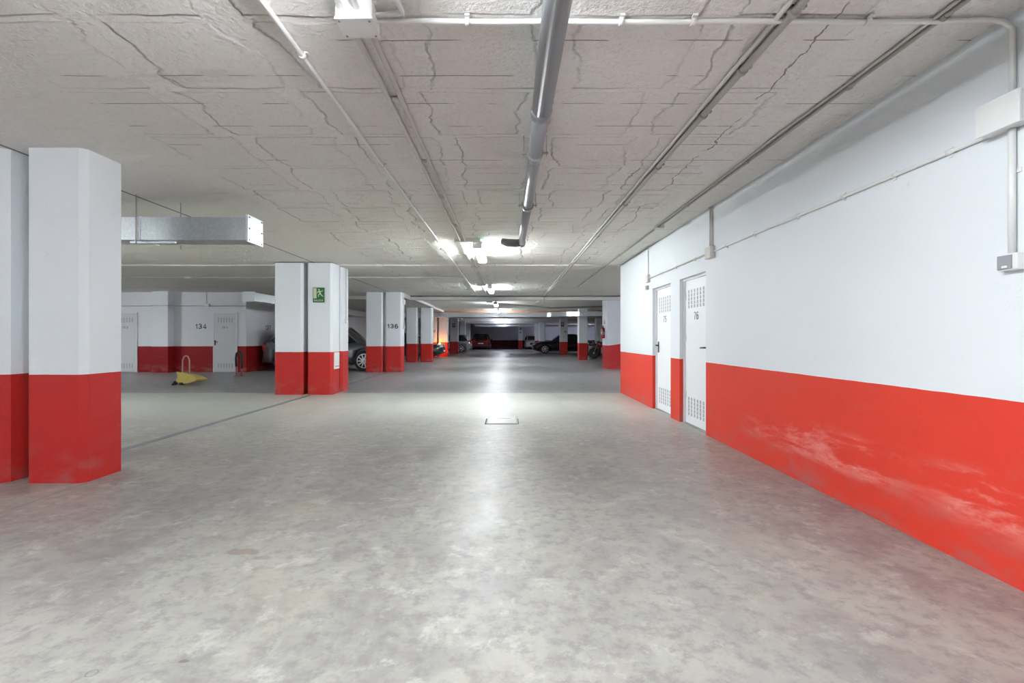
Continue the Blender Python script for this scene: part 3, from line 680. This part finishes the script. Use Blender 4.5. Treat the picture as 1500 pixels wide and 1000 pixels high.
for (x, y) in ((-8.6, 6.6), (-8.6, .8), (-6.6, -5.0), (-14.5, 5.0)):  # lamps added out of view to brighten the left side
    lamp(x, y, H + 0, 'added off-frame fluorescent lamp over the left parking bays', drop=.06)
lamp(-14.5, 12.9, H, 'added off-frame fluorescent lamp brightening the rear left wall')  # extra unseen lamp, added to lift the rear left wall
for (x, y, r) in ((6.3, 46.6, PI / 2), (8.2, 46.6, PI / 2)): lamp(x, y, H - .03, 'dim fluorescent lamp in the far right bays, the %s one of two' % ('left' if x < 7 else 'right'), r, mat='tube_dim')
lamp(6.5, 13.5, H, 'added hidden fluorescent lamp round the corner of the right wall')  # added out of sight to light the space past the right wall
t = thing('emergency_light', (-.56, 7.55, 2.66), 'slim white emergency light with a green glow before the nearest lamp', 'emergency light')
MB().box(-.68, -.40, 7.50, 7.58, 2.70, 2.755).build('casing', 'box_white', t, .008)
MB().box(-.56, -.52, 7.53, 7.56, 2.755, H).build('mount', 'box_white', t)
MB().box(-.43, -.41, 7.495, 7.50, 2.715, 2.735).build('status_light', 'led', t)
for k, y in enumerate((13.9, 20.4)):
    t = thing('emergency_light', (-.78, y, 2.68), ('small white emergency light beside the second lamp', 'small white emergency light beside the third lamp')[k], 'emergency light')
    MB().box(-.92, -.66, y, y + .09, 2.70 - .02 * k, H + .003 - .03 * k).build('casing', 'box_white', t, .008)
    MB().box(-.90, -.68, y - .004, y, 2.705 - .02 * k, 2.74 - .02 * k).build('lens', 'plate', t)

# ------------------------------------------------------------------ floor cover
t = thing('manhole_cover', (-.09, 6.95, 0), 'square flush manhole cover in the concrete floor', 'manhole cover')
MB().box(-.31, .13, 6.62, 7.28, .0, .003).build('frame', 'iron', t)
MB().box(-.285, .105, 6.645, 7.255, .0, .005).build('cover', plain('cover_concrete', (.44, .43, .40), .4, 0, .15, 20), t)
m = MB(); m.box(-.33, -.312, 6.60, 7.05, 0, .004); m.box(.132, .142, 6.62, 7.05, 0, .004); m.box(-.31, .13, 6.605, 6.62, 0, .004); m.box(-.16, .02, 7.05, 7.062, .003, .006)
m.build('seam', 'void', t)

# ------------------------------------------------------------------ parking barriers
t = thing('parking_barrier', (-8.2, 12.1, 0), 'yellow folded parking barrier with a pale hoop standing on the floor', 'parking barrier')
def Q(px, py, Yd): return ((px - 745) * Yd / 700, 1.2 - (py - 494) * Yd / 700)
pl = [Q(*p, 12.0) for p in ((258, 543.8), (261, 545), (272, 545.8), (281, 549.5), (288, 554.5), (286, 558), (279, 560.5), (266, 562.5), (258.5, 560.5), (257, 557.5), (260, 552))]
m = MB(); n = len(pl)
A = [m.bm.verts.new((x, 12.0, z)) for x, z in pl]; B = [m.bm.verts.new((x * .96 - .30 + .0, 12.42, z * .72 + .012)) for x, z in pl]
m.bm.faces.new(A); m.bm.faces.new(B[::-1])
for i in range(n): m.bm.faces.new((A[i], B[i], B[(i + 1) % n], A[(i + 1) % n]))
m.build('shell', 'yellow', t, .01)
m = MB().prism([Q(257, 557.5, 12.0), Q(260, 560.5, 12.0), Q(256.5, 563.8, 12.0), Q(252, 564.2, 12.0)], 11.96, 12.06, 'y').build('foot', 'black', t)
m = MB().prism([Q(264, 560, 12.0), Q(268, 560, 12.0), Q(268, 563.6, 12.0), Q(263, 564, 12.0)], 11.97, 12.08, 'y').build('foot', 'black', t)
hx = -8.20
MB().tube([(hx - .095, 12.15, .02), (hx - .095, 12.15, .30), (hx - .085, 12.15, .62), (hx - .05, 12.15, .71), (hx, 12.15, .735), (hx + .05, 12.15, .71), (hx + .085, 12.15, .62), (hx + .085, 12.15, .30), (hx + .06, 12.15, .02)], .016).build('hoop', plain('pinkish_worn_tube', (.50, .36, .33), .5, .2), t)
Yb = 14.8
t = thing('parking_barrier', (-8.35, Yb, 0), 'black foam covered hoop barrier with red legs by door 134', 'parking barrier')
cx = -8.35
MB().tube([(cx - .085, Yb, .30), (cx - .095, Yb, .55), (cx - .075, Yb, .70), (cx, Yb, .77), (cx + .075, Yb, .70), (cx + .095, Yb, .52), (cx + .085, Yb, .24)], .034, 10).build('foam_sleeve', 'black', t)
for s, zt in ((-1, .32), (1, .26)):
    l = MB().tube([(cx + s * .085, Yb, .32), (cx + s * .08, Yb, .01)], .022, 8); l.box(cx + s * .085 - .04, cx + s * .085 + .04, Yb - .06, Yb + .06, 0, .012); l.build('leg', 'redmetal', t)

# ------------------------------------------------------------------ cars
def bake_cut(o, cuts):
    for cobj in cuts:
        md = o.modifiers.new('b', 'BOOLEAN'); md.operation = 'DIFFERENCE'; md.object = cobj; md.solver = 'EXACT'
    bpy.context.view_layer.update()
    me = bpy.data.meshes.new_from_object(o.evaluated_get(bpy.context.evaluated_depsgraph_get()))
    mats = [m_ for m_ in o.data.materials]
    o.modifiers.clear(); o.data = me; me.materials.clear()
    for m_ in mats: me.materials.append(m_)
    for cobj in cuts: bpy.data.objects.remove(cobj)
def car(loc, rz, label, mat, L=4.3, W=1.80, HT=1.48, style='hatch', wr_=.32, suv=False, lit=False):
    t = thing('car', loc, label, 'car', 'cars parked in the bays', rz)
    hw = W / 2; zb = .24 if suv else .18
    hoodz = .98 if suv else .86; belt = 1.02 if suv else .92
    f, r = L / 2, -L / 2
    # stations: x, top z, half width, bottom z
    if style == 'sedan':
        st = [(f, .56, .62, .30), (f - .04, .68, .80, .24), (f - .2, .77, .90, .20), (f - .6, .86, .97, zb), (f - 1.15, hoodz + .05, 1, zb), (f - 1.6, belt, 1, zb), (0, belt + .02, 1, zb), (r + 1.1, belt + .06, 1, zb), (r + .5, belt + .08, .97, zb), (r + .12, belt + .03, .90, .24), (r, .80, .80, .32)]
    else:
        st = [(f, .55, .60, .32), (f - .05, .70, .80, .26), (f - .20, .80, .91, .22), (f - .5, hoodz - .07, .97, zb), (f - 1.0, hoodz + .02, 1, zb), (f - 1.3, belt, 1, zb), (0, belt + .02, 1, zb), (r + .8, belt + .05, 1, zb), (r + .3, belt + .04, .97, zb), (r + .08, belt - .02, .92, .26), (r, .82, .84, .34)]
    m = MB(); rings = []
    for x, zt, k, z0 in st:
        w = hw * k; hh = zt - z0
        half = [(w * .80, z0), (w * .96, z0 + hh * .10), (w, z0 + hh * .35), (w * .985, z0 + hh * .68), (w * .93, z0 + hh * .90), (w * .80, zt), (w * .4, zt + .025), (0, zt + .035)]
        ring = half + [(-y, z) for y, z in half[-2::-1]]
        rings.append([m.bm.verts.new((x, y, z)) for y, z in ring])
    n = len(rings[0])
    for A, B in zip(rings, rings[1:]):
        for k in range(n): fc = m.bm.faces.new((A[k], A[(k + 1) % n], B[(k + 1) % n], B[k])); fc.smooth = k != n - 1
    m.bm.faces.new(rings[0][::-1]); m.bm.faces.new(rings[-1])
    body = m.build('body', mat, t, local=True)
    wx = (f - .88, r + .80)
    cuts = []
    for x in wx:
        c_ = MB()
        for s in (-1, 1): c_.lathe([(wr_ + .06, s * (hw - .30)), (wr_ + .06, s * (hw + .2))], (x, 0, wr_ + .02), 'y', 32)
        cuts.append(c_.build('cut', 'black'))
    # cutters were re-centred: bring them to the car's place
    body.parent = None
    bake_cut(body, cuts)
    body.parent = t
    # greenhouse
    if style == 'sedan': bs = (f - 1.25, r + .55); rf = (f - 2.05, r + 1.35)
    else: bs = (f - 1.05, r + .12); rf = (f - 1.75, r + .55)
    zb1 = belt - .02; yr = hw * .72; yb_ = hw * .90
    def gh(shx, shy, z0, z1, top):
        mm = MB()
        xm = (rf[0] + rf[1]) / 2
        lo = [(bs[0], 0.0), (bs[0] - .12, yb_ * .80), (bs[0] - .35, yb_), (bs[1] + .35, yb_), (bs[1] + .06, yb_ * .84), (bs[1], 0.0)]
        hi = [(rf[0], 0.0), (rf[0] - .06, yr * .86), (rf[0] - .22, yr), (rf[1] + .2, yr), (rf[1] + .04, yr * .86), (rf[1], 0.0)]
        def full(h): return h + [(x, -y) for x, y in h[-2:0:-1]]
        lo, hi = full(lo), full(hi)
        L0 = []; nn = len(lo)
        for tt in (0, .35, .7, 1):
            b = tt; zz = zb1 + (HT - .07 - zb1) * tt
            L0.append([mm.bm.verts.new((lo[i][0] * (1 - b) + hi[i][0] * b, (lo[i][1] * (1 - b) + hi[i][1] * b) * (1 + .03 * math.sin(PI * b)), zz)) for i in range(nn)])
        for A, B in zip(L0, L0[1:]):
            for k in range(nn): mm.bm.faces.new((A[k], A[(k + 1) % nn], B[(k + 1) % nn], B[k]))
        mm.bm.faces.new(L0[0][::-1]); mm.bm.faces.new(L0[-1]); return mm, lo, hi
    g, lo, hi = gh(1, 1, 0, 0, 0)
    g.build('window_glass', 'glass', t, local=True)
    # roof
    mm = MB(); R0 = []; nn = len(hi); cxm = (rf[0] + rf[1]) / 2
    for sc, zz in ((1.0, HT - .085), (1.035, HT - .055), (1.0, HT - .02), (.75, HT - .003), (.3, HT)):
        R0.append([mm.bm.verts.new((cxm + (x - cxm) * sc, y * sc, zz)) for x, y in hi])
    for A, B in zip(R0, R0[1:]):
        for k in range(nn): fc = mm.bm.faces.new((A[k], A[(k + 1) % nn], B[(k + 1) % nn], B[k])); fc.smooth = True
    mm.bm.faces.new(R0[0][::-1]); mm.bm.faces.new(R0[-1]); mm.build('roof', mat, t, local=True)
    # window pillars
    for s in (-1, 1):
        for (i, wd) in ((1, .03), (4, .05)):
            a = Vector((lo[i][0], s * lo[i][1], zb1)); b = Vector((hi[i][0], s * hi[i][1], HT - .06))
            mid = (a + b) / 2 + Vector((0, s * .012, .01))
            MB().tube([a, mid, b], wd, 6).build('window_pillar', mat, t, local=True)
        xm = (bs[0] + bs[1]) / 2 - .1
        MB().tube([(xm, s * (yb_ + .002), zb1), (xm, s * ((yb_ + yr) / 2 + .024), (zb1 + HT) / 2 - .02), (xm - .03, s * (yr + .0), HT - .07)], .035, 6).build('window_pillar', 'trim', t, local=True)
        # door seams, handles, mirrors, lamps
        for xd in (xm + .95, xm, xm - .85):
            MB().box(xd - .005, xd + .005, s * hw * .96 - .012, s * hw * .96 + .012 + .0 + s * .012 + .012, zb + .14, belt - .10).build('door_seam', 'trim', t, local=True)
        for xd in (xm + .18, xm - .70):
            MB().box(xd - .09, xd + .07, min(s * hw * .97, s * (hw + .02)), max(s * hw * .97, s * (hw + .02)), belt - .16, belt - .13).build('door_handle', mat, t, .005, local=True)
        MB().lathe([(.02, -.06), (.075, -.04), (.08, .03), (.05, .05)], (bs[0] - .42, s * (hw + .07), belt + .05), 'x', 12).build('wing_mirror', mat, t, local=True)
        y0, y1 = sorted((s * hw * .50, s * hw * .86))
        hl = MB().prism([(f - .30, y1 if s > 0 else y0), (f - .04, (y0 + y1) / 2 + s * .08), (f - .005, y0 if s > 0 else y1), (f - .16, y0 if s > 0 else y1)], .62 if style == 'sedan' else .68, .73 if style == 'sedan' else .82, 'z')
        hl.build('headlight', 'lens', t, .01, local=True)
        y0, y1 = sorted((s * hw * .58, s * hw * .88))
        MB().box(r - .005, r + .26, y0, y1 , .72, .94).build('taillight', 'redlens', t, .02, local=True)
    MB().box(f - .12, f + .015, -hw * .45, hw * .45, .44, .66).build('grille', 'trim', t, .02, local=True)
    MB().box(f + .005, f + .03, -.26, .26, .36, .46).build('license_plate', 'plate', t, local=True)
    MB().box(r - .022, r + .01, -.26, .26, .56, .66).build('license_plate', 'plate', t, local=True)
    MB().box(r - .03, r + .30, -hw * .86, hw * .86, .30, .46).build('rear_bumper', 'trim' if suv else mat, t, .03, local=True)
    MB().box(-L / 2 + 1.25, L / 2 - 1.35, -hw * 1.0, hw * 1.0, zb - .03, zb + .09).build('side_sill', 'trim', t, .01, local=True)
    MB().box(-L / 2 + .3, L / 2 - .3, -hw * .66, hw * .66, zb - .02, .5).build('underbody', 'trim', t, local=True)
    for x in wx:
        for s in (-1, 1):
            c = (x, s * (hw - .115), wr_)
            ty = MB().lathe([(wr_ * .66, -.10), (wr_ * .93, -.105), (wr_, -.08), (wr_, .08), (wr_ * .93, .105), (wr_ * .66, .10)], c, 'y', 32).build('wheel', 'rubber', t, local=True)
            rm = MB(); oy = s * .085
            rm.lathe([(wr_ * .60, oy - s * .05), (wr_ * .70, oy), (wr_ * .70, oy + s * .015), (wr_ * .64, oy + s * .02), (wr_ * .60, oy - s * .02)], c, 'y', 32) if 0 else None
            nsp = 10 if suv else 7
            for k in range(nsp):
                a = 2 * PI * k / nsp; u = Vector((math.cos(a), 0, math.sin(a))); v = Vector((-math.sin(a), 0, math.cos(a)))
                q0 = Vector(c) + Vector((0, oy + s * .012, 0))
                pts = [q0 + u * .04 - v * .022, q0 + u * wr_ * .68 - v * .016, q0 + u * wr_ * .68 + v * .016, q0 + u * .04 + v * .022]
                vb = [rm.bm.verts.new(p_) for p_ in pts]; vt = [rm.bm.verts.new(p_ + Vector((0, s * .02, 0))) for p_ in pts]
                rm.bm.faces.new(vb); rm.bm.faces.new(vt[::-1])
                for q in range(4): rm.bm.faces.new((vb[q], vt[q], vt[(q + 1) % 4], vb[(q + 1) % 4]))
            N_ = 32
            ra = [[rm.bm.verts.new((c[0] + math.cos(2 * PI * k / N_) * rr, c[1] + oo, c[2] + math.sin(2 * PI * k / N_) * rr)) for k in range(N_)] for rr, oo in ((wr_ * .64, oy + s * .005), (wr_ * .65, oy + s * .035), (wr_ * .715, oy + s * .032), (wr_ * .72, oy + s * .005))]
            for A, B in zip(ra, ra[1:]):
                for k in range(N_): rm.bm.faces.new((A[k], A[(k + 1) % N_], B[(k + 1) % N_], B[k]))
            rm.lathe([(.055, oy), (.055, oy + s * .035), (.03, oy + s * .045)], c, 'y', 14)
            rm.build('rim', 'alloy', ty, local=True)
            MB().lathe([(wr_ * .66, oy - s * .01), (wr_ * .66, oy)], c, 'y', 24).build('hub_disc', 'trim', ty, local=True)
    return t
car((-6.55, 17.95, 0), 0, 'grey metallic estate car half hidden behind the pillar 136', 'car_grey', 4.55, 1.88, 1.60, suv=True, wr_=.36)
dk = car((-5.95, 28.2, 0), 0, 'dark car nose poking out beside the orange lit pillar', 'car_dark', 4.3, 1.8, 1.46)
car((-5.15, 39.3, 0), PI, 'silver hatchback with its tail towards the aisle, far left', 'car_silver', 4.2, 1.78, 1.46)
car((-2.75, 49.3, 0), PI / 2, 'dark red car parked against the far end wall', 'car_red', 4.3, 1.80, 1.56)
car((2.55, 50.1, 0), -PI / 2, 'pale silver car facing the camera by the far end wall', 'car_white', 4.2, 1.78, 1.40)
car((4.15, 36.6, 0), PI, 'black saloon seen side on behind two right hand pillars', 'car_black', 4.6, 1.8, 1.45, style='sedan')
# amber side repeater of the dark car, lit
MB().lathe([(.02, -.05), (.05, -.02), (.05, .02), (.02, .05)], (1.74, .93, .80), 'x', 12).build('turn_signal', 'amberlit', dk, local=True)

# motorbikes by the right wall block
def bike(loc, rz, label, mat, helmet=False):
    t = thing('motorbike', loc, label, 'motorbike', 'motorbikes in the right bays', rz)
    for x in (-.68, .68):
        w_ = MB().lathe([(.24, -.045), (.29, -.055), (.31, 0), (.29, .055), (.24, .045), (.24, -.045)][:5], (x, 0, .31), 'y', 28).build('wheel', 'rubber', t, local=True)
        MB().lathe([(.05, -.06), (.05, .06)], (x, 0, .31), 'y', 12).lathe([(.20, -.05), (.20, -.045)], (x, 0, .31), 'y', 20).build('hub', 'alloy', w_, local=True)
    MB().tube([(.68, .07, .31), (.50, .07, .78), (.42, .07, 1.0)], .022, 8).tube([(.68, -.07, .31), (.50, -.07, .78), (.42, -.07, 1.0)], .022, 8).build('fork', 'chrome', t, local=True)
    MB().tube([(.38, -.36, 1.02), (.44, -.15, 1.0), (.44, .15, 1.0), (.38, .36, 1.02)], .015, 8).build('handlebar', 'black', t, local=True)
    MB().tube([(.46, 0, .92), (.30, 0, .78), (.05, 0, .76), (-.1, 0, .72)], [.08, .16, .17, .10], 14).build('fuel_tank', mat, t, local=True)
    MB().tube([(-.02, 0, .78), (-.3, 0, .78), (-.62, 0, .86), (-.78, 0, .88)], [.09, .13, .12, .05], 12).build('seat', 'black', t, local=True)
    MB().box(-.25, .28, -.14, .14, .28, .66).build('engine', 'iron', t, .04, local=True)
    MB().tube([(.1, .16, .35), (-.3, .18, .30), (-.8, .18, .42)], [.03, .04, .05], 10).build('exhaust', 'chrome', t, local=True)
    MB().lathe([(.04, -.05), (.09, 0), (.09, .03)], (.56, 0, .9), 'x', 16).build('headlight', 'lens', t, local=True)
    MB().prism([(-.45, .5), (-.75, .72), (-1.0, .66), (-.98, .60), (-.76, .62), (-.55, .45)], -.07, .07, 'y').prism([(.40, .63), (.68, .67), (.92, .52), (.90, .48), (.68, .635), (.42, .60)], -.06, .06, 'y').build('fender', mat, t, local=True)
    MB().tube([(-.05, .1, .3), (-.1, .28, .02)], .012, 6).build('kickstand', 'iron', t, local=True)
    return t
bike((5.35, 30.6, 0), 1.9, 'dark motorbike standing behind the slim right pillar', 'car_dark')
bike((5.55, 27.2, 0), 2.9, 'red and black motorbike beside the white block wall', 'car_red')

# ------------------------------------------------------------------ camera and world
cam = bpy.data.cameras.new('camera'); co = bpy.data.objects.new('camera', cam); C.objects.link(co)
co.location = (0, 0, 1.2); co.rotation_euler = (PI / 2, 0, 0)
cam.sensor_width = 36; cam.lens = 36 * 700 / 1500; cam.shift_x = 5 / 1500; cam.shift_y = -6 / 1500; cam.clip_start = .05; cam.clip_end = 200
S = bpy.context.scene; S.camera = co
w = bpy.data.worlds.new('world'); S.world = w; w.use_nodes = True
w.node_tree.nodes['Background'].inputs[0].default_value = (.8, .85, .9, 1); w.node_tree.nodes['Background'].inputs[1].default_value = .2
S.view_settings.view_transform = 'Standard'; S.view_settings.look = 'None'; S.view_settings.gamma = 1; S.view_settings.use_curve_mapping = False
S.view_settings.exposure = 2.33
S.cycles.use_denoising = True; S.cycles.max_bounces = 6; S.cycles.diffuse_bounces = 4; S.cycles.glossy_bounces = 3; S.cycles.use_adaptive_sampling = True; S.cycles.adaptive_threshold = .06; S.cycles.adaptive_min_samples = 16
S.cycles.sample_clamp_indirect = 8
